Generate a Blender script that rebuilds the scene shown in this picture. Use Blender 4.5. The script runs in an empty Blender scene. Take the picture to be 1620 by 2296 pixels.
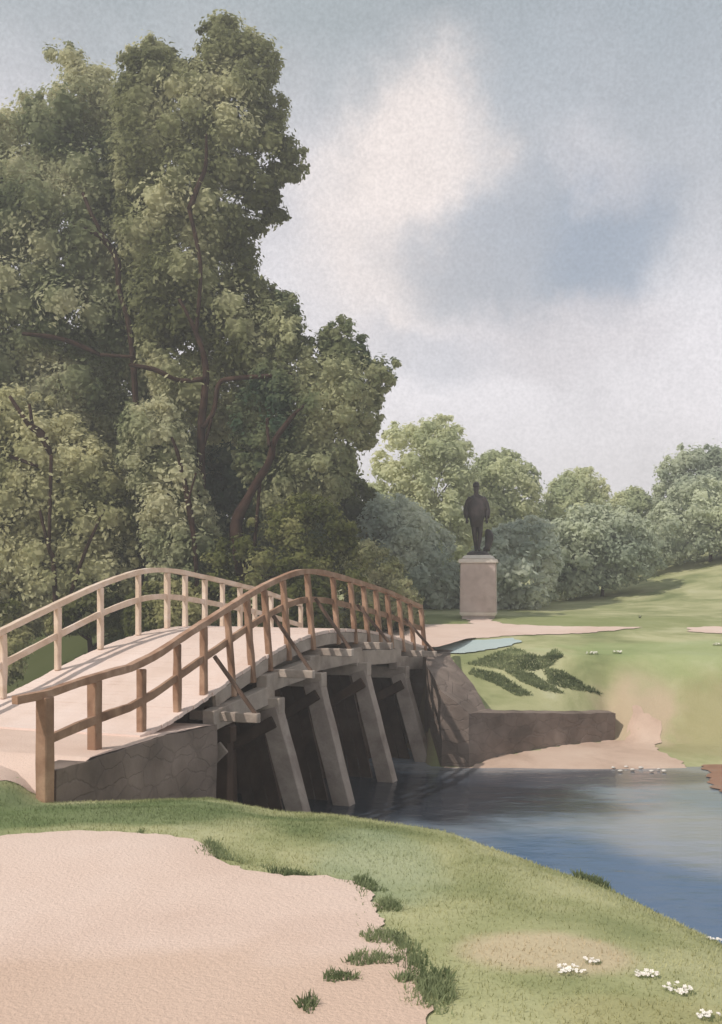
import bpy, bmesh, math, random
import numpy as np
from mathutils import Vector
R = math.radians
rnd = random.Random(7)
npr = np.random.default_rng(7)
sc = bpy.context.scene
COL = sc.collection

# ------------------------------------------------------------------ camera, light, sky
F = 2400.0                      # focal length in the drawing's pixels (1620 wide)
EYE = 2.2
cam = bpy.data.objects.new('camera', bpy.data.cameras.new('camera'))
COL.objects.link(cam)
cam.location = (0, 0, EYE)
cam.rotation_euler = (R(90), 0, 0)
cam.data.sensor_fit = 'HORIZONTAL'
cam.data.sensor_width = 36
cam.data.lens = 36 * F / 1620
cam.data.shift_y = 142 / 1620
cam.data.clip_end = 2000
sc.camera = cam
sc.view_settings.view_transform = 'Standard'
sc.view_settings.look = 'None'
sc.view_settings.exposure = 0.3
sc.view_settings.gamma = 1.0

SUN_DIR = Vector((-0.60, -0.44, 0.80)).normalized()     # towards the sun
sun = bpy.data.objects.new('sun', bpy.data.lights.new('sun', 'SUN'))
COL.objects.link(sun)
sun.data.energy = 2.7
sun.data.angle = R(0.6)
sun.data.color = (1.0, 0.93, 0.85)
sun.rotation_euler = SUN_DIR.to_track_quat('Z', 'Y').to_euler()

def s2l(r, g, b):
    f = lambda c: ((c / 255 + 0.055) / 1.055) ** 2.4 if c > 10 else c / 255 / 12.92
    return (f(r), f(g), f(b), 1)

class NT:
    """tiny node-tree writer"""
    def __init__(s, tree):
        s.t = tree
        s.t.nodes.clear()
    def n(s, typ, **kw):
        nd = s.t.nodes.new(typ)
        for k, v in kw.items():
            if k == 'ins':
                for i, x in v.items():
                    if isinstance(x, bpy.types.NodeSocket): s.t.links.new(x, nd.inputs[i])
                    else: nd.inputs[i].default_value = x
            else: setattr(nd, k, v)
        return nd
    def m(s, op, a, b=0.0, c=0.0, clamp=False):
        return s.n('ShaderNodeMath', operation=op, use_clamp=clamp, ins={0: a, 1: b, 2: c}).outputs[0]
    def mix(s, f, a, b, blend='MIX'):
        nd = s.n('ShaderNodeMix', data_type='RGBA', blend_type=blend, ins={0: f, 6: a, 7: b})
        return nd.outputs[2]
    def ss(s, x, lo, hi):
        nd = s.n('ShaderNodeMapRange', interpolation_type='SMOOTHSTEP', ins={0: x, 1: lo, 2: hi, 3: 0.0, 4: 1.0})
        return nd.outputs[0]
    def noise(s, vec, scale, detail=3, rough=.55, dist=0.0):
        return s.n('ShaderNodeTexNoise', ins={'Vector': vec, 'Scale': scale, 'Detail': detail, 'Roughness': rough, 'Distortion': dist})

world = bpy.data.worlds.new('World')
sc.world = world
world.use_nodes = True
w = NT(world.node_tree)
SKY_STRENGTH = 0.12
sky = w.n('ShaderNodeTexSky', sky_type='NISHITA', sun_disc=False)
sky.sun_elevation = math.asin(SUN_DIR.z)
sky.sun_rotation = math.atan2(SUN_DIR.x, SUN_DIR.y)
tc = w.n('ShaderNodeTexCoord')
D = tc.outputs['Generated']
nz = w.noise(D, 4.5, 6, .6)
warp = w.n('ShaderNodeVectorMath', operation='MULTIPLY_ADD', ins={0: nz.outputs['Color'], 1: (.20, .20, .20), 2: (-.10, -.10, -.10)}).outputs[0]
Dw = w.n('ShaderNodeVectorMath', operation='ADD', ins={0: D, 1: warp}).outputs[0]
sep = w.n('ShaderNodeSeparateXYZ', ins={0: Dw})
sx, sy, sz = sep.outputs
elev = sz
def dirof(u, v):
    return Vector(((u - 810) / F, 1, (1290 - v) / F)).normalized()
def blob(u, v, ru, rv, soft=.9, rot=0.0):
    d = dirof(u, v)
    ca, sa = math.cos(rot), math.sin(rot)
    dx = w.m('SUBTRACT', sx, d.x); dz = w.m('SUBTRACT', sz, d.z)
    a = w.m('ADD', w.m('MULTIPLY', dx, ca), w.m('MULTIPLY', dz, sa))
    b = w.m('SUBTRACT', w.m('MULTIPLY', dz, ca), w.m('MULTIPLY', dx, sa))
    a = w.m('DIVIDE', a, ru / F); b = w.m('DIVIDE', b, rv / F)
    r = w.m('SQRT', w.m('ADD', w.m('MULTIPLY', a, a), w.m('MULTIPLY', b, b)))
    inn = w.n('ShaderNodeMapRange', interpolation_type='SMOOTHSTEP', ins={0: r, 1: 1.0 + soft * .5, 2: 1.0 - soft * .5, 3: 0.0, 4: 1.0}).outputs[0]
    return w.m('MULTIPLY', inn, w.ss(sy, 0.0, 0.3))
def k(c, mul=1.0):
    return tuple(x * mul / SKY_STRENGTH for x in c[:3]) + (1,)
low, midc, top = s2l(250, 244, 247), s2l(214, 211, 215), s2l(158, 166, 170)
cover = w.mix(w.ss(elev, .10, .33), k(low), k(midc))
cover = w.mix(w.ss(elev, .32, .50), cover, k(top))
cover = w.mix(w.m('MULTIPLY', blob(1560, 170, 520, 300, 1.1), .55), cover, k(s2l(155, 165, 174)))
cover = w.mix(w.m('MULTIPLY', blob(890, 470, 180, 240, 1.1, -.4), .8), cover, k(s2l(240, 228, 222)))
cover = w.mix(w.m('MULTIPLY', blob(950, 330, 150, 120, .9), .75), cover, k(s2l(240, 228, 222)))
cover = w.mix(w.m('MULTIPLY', blob(1180, 520, 270, 110, .9, .1), .75), cover, k(s2l(160, 167, 177)))
cover = w.mix(w.m('MULTIPLY', blob(1390, 540, 140, 120, .9, -.4), .8), cover, k(s2l(150, 162, 178)))
cover = w.mix(w.m('MULTIPLY', blob(1260, 700, 260, 80, .9), .6), cover, k(s2l(214, 208, 211)))
cover = w.mix(w.m('MULTIPLY', blob(1350, 370, 110, 45, 1.2, -.5), .45), cover, k(s2l(205, 202, 206)))
cover = w.mix(w.m('MULTIPLY', blob(960, 760, 150, 60, 1.0), .4), cover, k(s2l(176, 180, 190)))
fine = w.noise(D, 9.0, 6, .62).outputs['Fac']
cover = w.mix(1.0, cover, w.n('ShaderNodeMapRange', ins={0: fine, 1: .2, 2: .8, 3: .88, 4: 1.12}).outputs[0], 'MULTIPLY')
gr = w.noise(D, 330.0, 2, .6).outputs['Fac']
cover = w.mix(1.0, cover, w.n('ShaderNodeMapRange', ins={0: gr, 1: .3, 2: .7, 3: .90, 4: 1.10}).outputs[0], 'MULTIPLY')
final = w.mix(.93, sky.outputs[0], cover)
bg = w.n('ShaderNodeBackground', ins={0: final, 1: SKY_STRENGTH})
w.n('ShaderNodeOutputWorld', ins={0: bg.outputs[0]})

# ------------------------------------------------------------------ materials
def wash(name, cols, scale=1.0, rough=.85, bump=.15, bscale=40, grain=.06, spec=.2, vscale=(1, 1, 1), detail=4, stops=None, tint=None, edge=None):
    """soft mottled surface: noise in world space through a colour ramp, plus fine grain and bump"""
    m = bpy.data.materials.new(name); m.use_nodes = True
    t = NT(m.node_tree)
    pos = t.n('ShaderNodeNewGeometry').outputs['Position']
    pos = t.n('ShaderNodeVectorMath', operation='MULTIPLY', ins={0: pos, 1: vscale}).outputs[0]
    a = t.noise(pos, scale, detail, .58, .4).outputs['Fac']
    cr = t.n('ShaderNodeValToRGB', ins={0: a})
    el = cr.color_ramp.elements
    n = len(cols)
    st = stops or [.30 + .40 * i / max(1, n - 1) for i in range(n)]
    el[0].position = st[0]; el[0].color = s2l(*cols[0])
    el[1].position = st[-1]; el[1].color = s2l(*cols[-1])
    for i in range(1, n - 1):
        e = el.new(st[i]); e.color = s2l(*cols[i])
    c = cr.outputs[0]
    if tint: c = tint(t, pos, c)
    g = t.noise(pos, bscale * 1.3, 3, .7).outputs['Fac']
    g = t.n('ShaderNodeMapRange', ins={0: g, 1: .2, 2: .8, 3: 1 - grain, 4: 1 + grain}).outputs[0]
    c = t.mix(1.0, c, g, 'MULTIPLY')
    bn = t.noise(pos, bscale, 5, .65).outputs['Fac']
    bp = t.n('ShaderNodeBump', ins={'Strength': bump, 'Distance': .02, 'Height': bn})
    p = t.n('ShaderNodeBsdfPrincipled', ins={'Base Color': c, 'Roughness': rough, 'Specular IOR Level': spec, 'Normal': bp.outputs[0]})
    t.n('ShaderNodeOutputMaterial', ins={0: p.outputs[0]})
    return m

def leafmat(name, dark, mid, light, scale=.35, trans=.42):
    m = bpy.data.materials.new(name); m.use_nodes = True
    t = NT(m.node_tree)
    pos = t.n('ShaderNodeNewGeometry').outputs['Position']
    a = t.noise(pos, scale, 3, .55, .3).outputs['Fac']
    tn = t.n('ShaderNodeAttribute', attribute_name='tint').outputs['Fac']
    f = t.m('ADD', t.m('MULTIPLY', a, 2.6), t.m('MULTIPLY', tn, .35))
    f = t.m('SUBTRACT', f, .95)
    cr = t.n('ShaderNodeValToRGB', ins={0: f})
    el = cr.color_ramp.elements
    el[0].position = .2; el[0].color = s2l(*dark)
    el[1].position = .85; el[1].color = s2l(*light)
    e = el.new(.5); e.color = s2l(*mid)
    d = t.n('ShaderNodeBsdfDiffuse', ins={0: cr.outputs[0], 1: .8})
    tr = t.n('ShaderNodeBsdfTranslucent', ins={0: cr.outputs[0]})
    mx = t.n('ShaderNodeMixShader', ins={0: trans, 1: d.outputs[0], 2: tr.outputs[0]})
    t.n('ShaderNodeOutputMaterial', ins={0: mx.outputs[0]})
    return m

def patch_tint(cx, cy, rx, ry, col, amt=.8, nscale=1.2):
    def f(t, pos, c):
        s = t.n('ShaderNodeSeparateXYZ', ins={0: pos}).outputs
        n = t.m('MULTIPLY', t.m('SUBTRACT', t.noise(pos, nscale, 3).outputs['Fac'], .5), 1.2)
        a = t.m('DIVIDE', t.m('SUBTRACT', s[0], cx), rx); b = t.m('DIVIDE', t.m('SUBTRACT', s[1], cy), ry)
        r = t.m('ADD', t.m('SQRT', t.m('ADD', t.m('MULTIPLY', a, a), t.m('MULTIPLY', b, b))), n)
        k_ = t.n('ShaderNodeMapRange', interpolation_type='SMOOTHSTEP', ins={0: r, 1: 1.25, 2: .6, 3: 0.0, 4: amt}).outputs[0]
        return t.mix(k_, c, s2l(*col))
    return f
def chain(*fs):
    def f(t, pos, c):
        for g in fs: c = g(t, pos, c)
        return c
    return f

M = {}
M['grass'] = wash('grass', [(126, 134, 92), (158, 160, 116), (182, 180, 138), (192, 190, 154)], .55, .95, .5, 30, .10, .1,
    tint=chain(patch_tint(1.05, 6.2, .5, .35, (206, 186, 158), .75),
               patch_tint(1.5, 5.3, .5, .3, (180, 170, 126), .4),
               patch_tint(.15, 8.4, .5, 1.4, (158, 172, 146), .4),
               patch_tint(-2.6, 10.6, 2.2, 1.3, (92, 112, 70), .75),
               patch_tint(8.5, 24.8, 1.7, 1.7, (160, 150, 112), .65),
               patch_tint(6.6, 25.6, 1.0, .9, (196, 174, 150), .8),
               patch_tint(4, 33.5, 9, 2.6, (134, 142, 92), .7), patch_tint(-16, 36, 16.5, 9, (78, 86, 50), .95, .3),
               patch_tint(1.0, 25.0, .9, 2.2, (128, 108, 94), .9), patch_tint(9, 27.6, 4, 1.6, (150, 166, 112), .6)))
M['earth'] = wash('earth', [(214, 187, 171), (226, 201, 186), (232, 210, 197)], .35, .9, .8, 34, .09, .15,
    tint=patch_tint(-1.2, 5.4, 3.0, .9, (208, 178, 156), .6))
M['sand'] = wash('sand', [(178, 152, 134), (200, 174, 156), (210, 186, 168)], .8, .9, .4, 25, .08, .15)
M['red_reflection'] = wash('red_reflection', [(134, 98, 78), (156, 116, 94), (150, 126, 110)], 1.2, .6, .4, 20, .08, .4)
M['deck'] = wash('deck', [(214, 190, 176), (226, 204, 192), (232, 212, 202)], 1.1, .8, .25, 30, .06, .2, vscale=(1, .4, 1))
M['wood'] = wash('wood', [(118, 88, 68), (152, 120, 98), (178, 146, 122)], 2.2, .8, .4, 30, .10, .2)
M['wood_red'] = wash('wood_red', [(142, 106, 84), (166, 132, 110), (192, 160, 138)], 3.0, .8, .4, 30, .10, .2)
M['wood_pale'] = wash('wood_pale', [(200, 176, 154), (218, 196, 176), (230, 212, 198)], 2.6, .8, .3, 30, .07, .2)  # sunlit pallor of the left railing put into the wood colour
M['timber'] = wash('timber', [(142, 128, 118), (170, 156, 144), (190, 176, 164)], 1.8, .85, .4, 22, .10, .15)
M['pile'] = wash('pile', [(132, 118, 110), (162, 148, 138), (182, 168, 158)], 1.6, .85, .5, 18, .12, .15)
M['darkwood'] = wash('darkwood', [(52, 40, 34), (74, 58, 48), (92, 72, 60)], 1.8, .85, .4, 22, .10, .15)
M['shade_boards'] = wash('shade_boards', [(66, 52, 44), (88, 70, 60), (104, 88, 80)], 1.3, .85, .4, 22, .10, .15)
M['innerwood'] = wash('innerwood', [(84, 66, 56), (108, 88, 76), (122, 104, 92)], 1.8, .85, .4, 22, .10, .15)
M['bark'] = wash('bark', [(44, 32, 27), (60, 44, 37), (78, 60, 50)], 3.0, .95, .6, 18, .12, .1)
M['granite'] = wash('granite', [(184, 166, 158), (198, 180, 172), (206, 190, 182)], 3.0, .8, .3, 40, .06, .3)
M['granite_pale'] = wash('granite_pale', [(222, 210, 198), (236, 226, 214)], 4.0, .8, .3, 40, .06, .3)
M['bronze'] = wash('bronze', [(34, 27, 27), (52, 43, 42), (84, 72, 70)], 3.0, .55, .3, 30, .10, .5)
M['white'] = wash('petal', [(238, 228, 218), (248, 242, 234)], 4.0, .8, .1, 30, .04, .2)
M['sparkle'] = wash('sparkle', [(205, 196, 186), (226, 220, 212)], 4.0, .7, .2, 30, .06, .3)

def stone_mat():
    m = bpy.data.materials.new('fieldstone'); m.use_nodes = True
    t = NT(m.node_tree)
    pos = t.n('ShaderNodeNewGeometry').outputs['Position']
    wv = t.n('ShaderNodeVectorMath', operation='MULTIPLY_ADD', ins={0: t.noise(pos, 2.5, 3).outputs['Color'], 1: (.25, .25, .25), 2: pos}).outputs[0]
    sc_ = t.n('ShaderNodeVectorMath', operation='MULTIPLY', ins={0: wv, 1: (1.8, 1.8, 3.8)}).outputs[0]
    v = t.n('ShaderNodeTexVoronoi', feature='DISTANCE_TO_EDGE', ins={'Vector': sc_, 'Scale': 1.1})
    vc = t.n('ShaderNodeTexVoronoi', feature='F1', ins={'Vector': sc_, 'Scale': 1.1})
    joint = t.ss(v.outputs['Distance'], .0, .06)
    n = t.noise(pos, 1.3, 4).outputs['Fac']
    cr = t.n('ShaderNodeValToRGB', ins={0: n}); el = cr.color_ramp.elements
    el[0].position = .3; el[0].color = s2l(100, 88, 80); el[1].position = .7; el[1].color = s2l(146, 130, 120)
    hsv = t.n('ShaderNodeSeparateColor', ins={0: vc.outputs['Color']}).outputs[0]
    c = t.mix(1.0, cr.outputs[0], t.n('ShaderNodeMapRange', ins={0: hsv, 1: 0.0, 2: 1.0, 3: .93, 4: 1.07}).outputs[0], 'MULTIPLY')
    c = t.mix(1.0, c, t.n('ShaderNodeMapRange', ins={0: joint, 1: 0.0, 2: 1.0, 3: .88, 4: 1.0}).outputs[0], 'MULTIPLY')
    hh = t.m('ADD', t.m('MULTIPLY', joint, .4), t.m('MULTIPLY', t.noise(pos, 14, 4, .6).outputs['Fac'], .5))
    b = t.n('ShaderNodeBump', ins={'Strength': .6, 'Distance': .03, 'Height': hh})
    p = t.n('ShaderNodeBsdfPrincipled', ins={'Base Color': c, 'Roughness': .9, 'Specular IOR Level': .2, 'Normal': b.outputs[0]})
    t.n('ShaderNodeOutputMaterial', ins={0: p.outputs[0]})
    return m
M['stone'] = stone_mat()

def water_mat(name, base, wave=.5, rough=.14):
    m = bpy.data.materials.new(name); m.use_nodes = True
    t = NT(m.node_tree)
    pos = t.n('ShaderNodeNewGeometry').outputs['Position']
    p2 = t.n('ShaderNodeVectorMath', operation='MULTIPLY', ins={0: pos, 1: (.7, 1.6, 1)}).outputs[0]
    a = t.noise(p2, 1.6, 3, .5).outputs['Fac']; b = t.noise(p2, 9, 2, .5).outputs['Fac']
    hgt = t.m('ADD', t.m('MULTIPLY', a, .7), t.m('MULTIPLY', b, .12))
    bp = t.n('ShaderNodeBump', ins={'Strength': wave, 'Distance': .06, 'Height': hgt})
    c0 = t.noise(p2, .35, 3, .5).outputs['Fac']
    c = t.mix(t.ss(c0, .38, .62), s2l(*base[0]), s2l(*base[1]))
    if name == 'river_water': c = chain(patch_tint(3.2, 14.0, 2.4, 3.4, (66, 98, 132), .9, .5), patch_tint(5.0, 17.2, 1.5, 2.2, (150, 154, 160), .8, .5), patch_tint(0.5, 19.9, 4.6, 2.6, (36, 42, 52), .95, .5), patch_tint(4.6, 21.6, 3.5, .9, (60, 66, 78), .8, .6))(t, pos, c)  # pale and dark reflections and bridge shade painted into the water colour
    p = t.n('ShaderNodeBsdfPrincipled', ins={'Base Color': c, 'Roughness': rough, 'Specular IOR Level': .5, 'IOR': 1.33, 'Normal': bp.outputs[0]})
    t.n('ShaderNodeOutputMaterial', ins={0: p.outputs[0]})
    return m

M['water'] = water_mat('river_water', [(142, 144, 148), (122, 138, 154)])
M['pond'] = water_mat('pond_water', [(186, 202, 200), (192, 206, 204)], .1, .4)

# ------------------------------------------------------------------ helpers
def W(u, v, y):
    return Vector(((u - 810) / F * y, y, EYE - (v - 1290) / F * y))
def link(name, me, mat=None, parent=None):
    o = bpy.data.objects.new(name, me); COL.objects.link(o)
    if mat: me.materials.append(mat)
    if parent is not None:
        o.parent = parent
        o.matrix_parent_inverse = parent.matrix_basis.inverted()
    return o
def from_bm(name, bm, mat, parent=None, smooth=False):
    me = bpy.data.meshes.new(name); bm.normal_update(); bm.to_mesh(me); bm.free()
    if smooth: me.polygons.foreach_set('use_smooth', [True] * len(me.polygons))
    return link(name, me, mat, parent)
def empty(name, loc, label, cat, group=None):
    o = bpy.data.objects.new(name, None); COL.objects.link(o); o.location = loc
    return tag(o, label, cat, group)
def tag(o, label=None, cat=None, group=None, kind=None):
    if label: o['label'] = label
    if cat: o['category'] = cat
    if group: o['group'] = group
    if kind: o['kind'] = kind
    return o
def struct(o): return tag(o, kind='structure')

def sweep(bm, pts, wid, hei, up=Vector((0, 0, 1)), jitter=0.0, side=None, seg=None):
    """rectangular bar along a polyline; wid across, hei along up; widths may be lists"""
    pts = [Vector(p) for p in pts]
    if seg:
        q = []
        for a, b in zip(pts[:-1], pts[1:]):
            n = max(1, int((b - a).length / seg))
            q += [a.lerp(b, i / n) for i in range(n)]
        pts = q + [pts[-1]]
    n = len(pts); rings = []
    for i, p in enumerate(pts):
        d = (pts[min(i + 1, n - 1)] - pts[max(i - 1, 0)]).normalized()
        s = d.cross(up)
        if s.length < 1e-4: s = Vector((1, 0, 0))
        s.normalize(); uu = s.cross(d).normalized()
        ww = (wid[i] if isinstance(wid, (list, tuple)) else wid) * (1 + rnd.uniform(-jitter, jitter))
        hh = (hei[i] if isinstance(hei, (list, tuple)) else hei) * (1 + rnd.uniform(-jitter, jitter))
        c = [(-1, -1), (1, -1), (1, 1), (-1, 1)]
        rings.append([bm.verts.new(p + s * (a * ww / 2) + uu * (b * hh / 2)) for a, b in c])
    for r0, r1 in zip(rings[:-1], rings[1:]):
        for j in range(4):
            bm.faces.new((r0[j], r0[(j + 1) % 4], r1[(j + 1) % 4], r1[j]))
    bm.faces.new(rings[0][::-1]); bm.faces.new(rings[-1])
def bar(name, pts, wid, hei, mat, parent, jitter=.04, seg=.35, up=Vector((0, 0, 1)), bev=.012):
    bm = bmesh.new(); sweep(bm, pts, wid, hei, up, jitter, seg=seg)
    bmesh.ops.recalc_face_normals(bm, faces=bm.faces)
    if bev:
        es = [e for e in bm.edges if len(e.link_faces) == 2 and e.calc_face_angle(0) > .6]
        bmesh.ops.bevel(bm, geom=es, offset=bev, segments=1, affect='EDGES')
    return from_bm(name, bm, mat, parent)
def tube(bm, pts, rad, sides=9, wob=.12):
    pts = [Vector(p) for p in pts]; q = []; rr = []
    for i in range(len(pts) - 1):
        n = 5
        p0 = pts[max(i - 1, 0)]; p1 = pts[i]; p2 = pts[i + 1]; p3 = pts[min(i + 2, len(pts) - 1)]
        for k_ in range(n):
            t = k_ / n
            q.append(.5 * ((2 * p1) + (-p0 + p2) * t + (2 * p0 - 5 * p1 + 4 * p2 - p3) * t * t + (-p0 + 3 * p1 - 3 * p2 + p3) * t ** 3))
            rr.append(rad[i] * (1 - t) + rad[i + 1] * t)
    q.append(pts[-1]); rr.append(rad[-1]); rings = []
    for i, p in enumerate(q):
        d = (q[min(i + 1, len(q) - 1)] - q[max(i - 1, 0)]).normalized()
        s = d.cross(Vector((0, 1, .01))).normalized(); uu = s.cross(d).normalized()
        rings.append([bm.verts.new(p + (s * math.cos(a) + uu * math.sin(a)) * rr[i] * (1 + rnd.uniform(-wob, wob)))
                      for a in [2 * math.pi * j / sides for j in range(sides)]])
    for r0, r1 in zip(rings[:-1], rings[1:]):
        for j in range(sides): bm.faces.new((r0[j], r0[(j + 1) % sides], r1[(j + 1) % sides], r1[j]))
    bm.faces.new(rings[0][::-1]); bm.faces.new(rings[-1])

def in_poly(px, py, poly):
    poly = np.asarray(poly, float); inside = np.zeros(px.shape, bool); n = len(poly)
    for i in range(n):
        x0, y0 = poly[i]; x1, y1 = poly[(i + 1) % n]
        if y0 == y1: continue
        c = ((y0 > py) != (y1 > py)) & (px < (x1 - x0) * (py - y0) / (y1 - y0) + x0)
        inside ^= c
    return inside
def edge_dist(px, py, poly):
    poly = np.asarray(poly, float); n = len(poly); d = np.full(px.shape, 1e9)
    for i in range(n):
        a = poly[i]; b = poly[(i + 1) % n]; ab = b - a; L = max(ab @ ab, 1e-9)
        t = np.clip(((px - a[0]) * ab[0] + (py - a[1]) * ab[1]) / L, 0, 1)
        d = np.minimum(d, np.hypot(px - a[0] - t * ab[0], py - a[1] - t * ab[1]))
    return d

def quads_mesh(name, V, mat, parent, tint=None):
    """V: (n,4,3)"""
    n = len(V); me = bpy.data.meshes.new(name)
    me.vertices.add(n * 4); me.loops.add(n * 4); me.polygons.add(n)
    me.vertices.foreach_set('co', V.reshape(-1).astype(np.float32))
    me.loops.foreach_set('vertex_index', np.arange(n * 4, dtype=np.int32))
    me.polygons.foreach_set('loop_start', np.arange(0, n * 4, 4, dtype=np.int32))
    me.polygons.foreach_set('loop_total', np.full(n, 4, dtype=np.int32))
    me.update(calc_edges=True)
    if tint is not None:
        at = me.attributes.new('tint', 'FLOAT', 'POINT')
        at.data.foreach_set('value', np.repeat(tint, 4).astype(np.float32))
    return link(name, me, mat, parent)

def leaves(name, C, Rr, dens, size, mat, parent, up=.3, squash=.85, soft=.22):
    """C (k,3) clump centres, Rr (k) radii"""
    cnt = np.maximum(12, (dens * Rr ** 2 / size ** 2).astype(int))
    idx = np.repeat(np.arange(len(C)), cnt); n = len(idx)
    d = npr.normal(size=(n, 3)); d /= np.linalg.norm(d, axis=1)[:, None]
    lump = 1 + .22 * np.sin(d[:, 0] * 5 + idx) * np.cos(d[:, 2] * 6 + idx * 1.7)
    rr = Rr[idx] * (.42 + .62 * npr.random(n) ** .6) * lump
    stray = npr.random(n) < .05
    rr = np.where(stray, rr * 1.18, rr)
    P = C[idx] + d * rr[:, None] * np.array([1, 1, squash]) + npr.normal(size=(n, 3)) * (Rr[idx] * .13)[:, None]
    N = d * .75 + npr.normal(size=(n, 3)) * soft + np.array([0, 0, up]); N /= np.linalg.norm(N, axis=1)[:, None]
    T = np.cross(N, npr.normal(size=(n, 3))); T /= np.linalg.norm(T, axis=1)[:, None]
    B = np.cross(N, T)
    s = size * (.65 + .7 * npr.random(n))[:, None]
    V = np.stack([P - T * s * .62, P - B * s * .36, P + T * s * .62, P + B * s * .36], 1)
    ct = npr.random(len(C))
    ct = .25 + .5 * ct
    tint = ct[idx] * .9 + npr.random(n) * .1
    # inner mass of each clump: many leaf-cluster facets lying on a lumpy closed surface, so the crown is not see-through
    nu, nv = 18, 12
    th = np.linspace(0, 2 * np.pi, nu + 1); ph = np.linspace(0.02, np.pi - .02, nv + 1)
    TH, PH = np.meshgrid(th, ph); DX = np.stack([np.sin(PH) * np.cos(TH), np.sin(PH) * np.sin(TH), np.cos(PH)], -1)
    allq = []
    for c_, r_, i_ in zip(C, Rr, range(len(C))):
        rad = r_ * .50 * (1 + npr.normal(size=TH.shape) * .13 + .22 * np.sin(TH * 3 + i_) * np.sin(PH * 4 + i_ * 2) + .12 * np.sin(TH * 5 + i_ * 3) * np.sin(PH) )
        rad[:, -1] = rad[:, 0]
        G_ = c_ + DX * rad[..., None] * np.array([1, 1, squash])
        allq.append(np.stack([G_[:-1, :-1], G_[1:, :-1], G_[1:, 1:], G_[:-1, 1:]], 2).reshape(-1, 4, 3))
    V = np.concatenate([V] + allq); tint = np.concatenate([tint, np.repeat(ct, nu * nv)])
    return quads_mesh(name, V, mat, parent, tint)

def clumps(poly, y0, depth, n, rmin, rmax, hole=0.0):
    """clump centres (world) filling an outline given in the drawing's plane at distance y0, with real depth"""
    poly = np.asarray(poly, float); lo = poly.min(0); hi = poly.max(0)
    out = []; rs = []
    sp = npr.random((n * 40, 2)) * (hi - lo) + lo
    ins = in_poly(sp[:, 0], sp[:, 1], poly); sp = sp[ins]; de = edge_dist(sp[:, 0], sp[:, 1], poly)
    ok = de > rmin * .8; sp = sp[ok]; de = de[ok]
    half = max(de.max(), 1)
    kept = []
    for (u, v), e in zip(sp, de):
        r = min(rmax, e * .98) * rnd.uniform(.75, 1.0); r = max(r, rmin)
        if any((u - a) ** 2 + (v - b) ** 2 < (.34 * (r + c)) ** 2 for a, b, c in kept): continue
        kept.append((u, v, r))
        if len(kept) >= n: break
    for lay in range(2):
        for u, v, r in kept:
            e = edge_dist(np.array([u]), np.array([v]), poly)[0]
            dd = depth * math.sqrt(min(1, e / half))
            y = y0 + (rnd.uniform(-1, -.1) if lay == 0 else rnd.uniform(0, 1)) * dd
            du, dv = (rnd.uniform(-.3, .3) * r, rnd.uniform(-.3, .3) * r) if lay else (0, 0)
            # same outline size at its own depth
            p = W(u + du, v + dv, y); out.append(p[:]); rs.append(r * y / F)
    return np.array(out), np.array(rs)

# ------------------------------------------------------------------ terrain
NB = np.array([(-60, 46), (-14, 25), (-8, 21), (-5.6, 18.4), (-4.7, 16.6), (-3.5, 12.05), (-1.73, 12.3), (-.86, 11.6), (-.24, 11.4), (.85, 10.7),
               (1.55, 9.5), (2.0, 8.8), (2.5, 7.4), (3.5, 5), (6, 2), (15, -3), (60, -12)], float)
FS = np.array([(-60, 60), (-12, 36), (-6, 31.5), (-2.2, 27.2), (.9, 25.9), (1.35, 25.0), (1.5, 23.0), (1.9, 22.85), (3, 22.85), (5, 22.75), (7.7, 22.9), (15, 22), (60, 20)], float)
def sst(x, a, b):
    t = np.clip((x - a) / (b - a), 0, 1); return t * t * (3 - 2 * t)
def ground(x, y):
    x = np.asarray(x, float); y = np.asarray(y, float)
    nb = np.interp(x, NB[:, 0], NB[:, 1]); fs = np.interp(x, FS[:, 0], FS[:, 1])
    d = y - nb; e = y - fs
    near = np.interp(d, [-3.5, -1.5, 0, .25, 3.2, 9], [0, -.12, -.36, -.44, -2.3, -3])
    # the bridge approach on the left keeps higher
    r_ = np.interp(e, [-6, 0, 2.0, 2.6, 3.9, 5.5, 7.3, 12, 30, 80, 400], [-3, -1.9, -1.70, -1.12, .20, .33, .50, .82, 1.1, 1.4, 2])
    ew = np.interp(x, [1.4, 2.4, 6.05, 6.5, 8, 11], [.15, .40, 2.85, 2.3, 1.9, 1.2])
    r2 = np.where(e < ew, -1.9 + .2 * e / ew, np.where(e < ew + .45, -1.70 + (e - ew) / .45 * .62, -1.08 + (e - ew - .45) / np.maximum(3.9 - ew - .45, .2) * 1.28))
    r_ = np.where((e > 0) & (e < 3.9), r2, r_)
    l_ = np.interp(e, [-6, 0, 1.5, 3.5, 6, 20, 80, 400], [-3, -1.9, -.6, .35, .55, .9, 1.5, 2])
    k_ = sst(x, -.5, 1.6)
    far = l_ * (1 - k_) + r_ * k_
    hill = sst(x, 5, 22) * sst(y, 35, 54) * 2.7 + sst(y, 60, 120) * 2
    far = far + hill
    z = np.where(d < 0, near, np.where(e > 0, far, np.maximum(near, np.where(e > -6, far, -3))))
    z = z + .025 * np.sin(x * 1.3 + 1) * np.cos(y * 1.1) * np.where((d < -1) | (e > 4), 1, .2)
    return z
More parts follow.
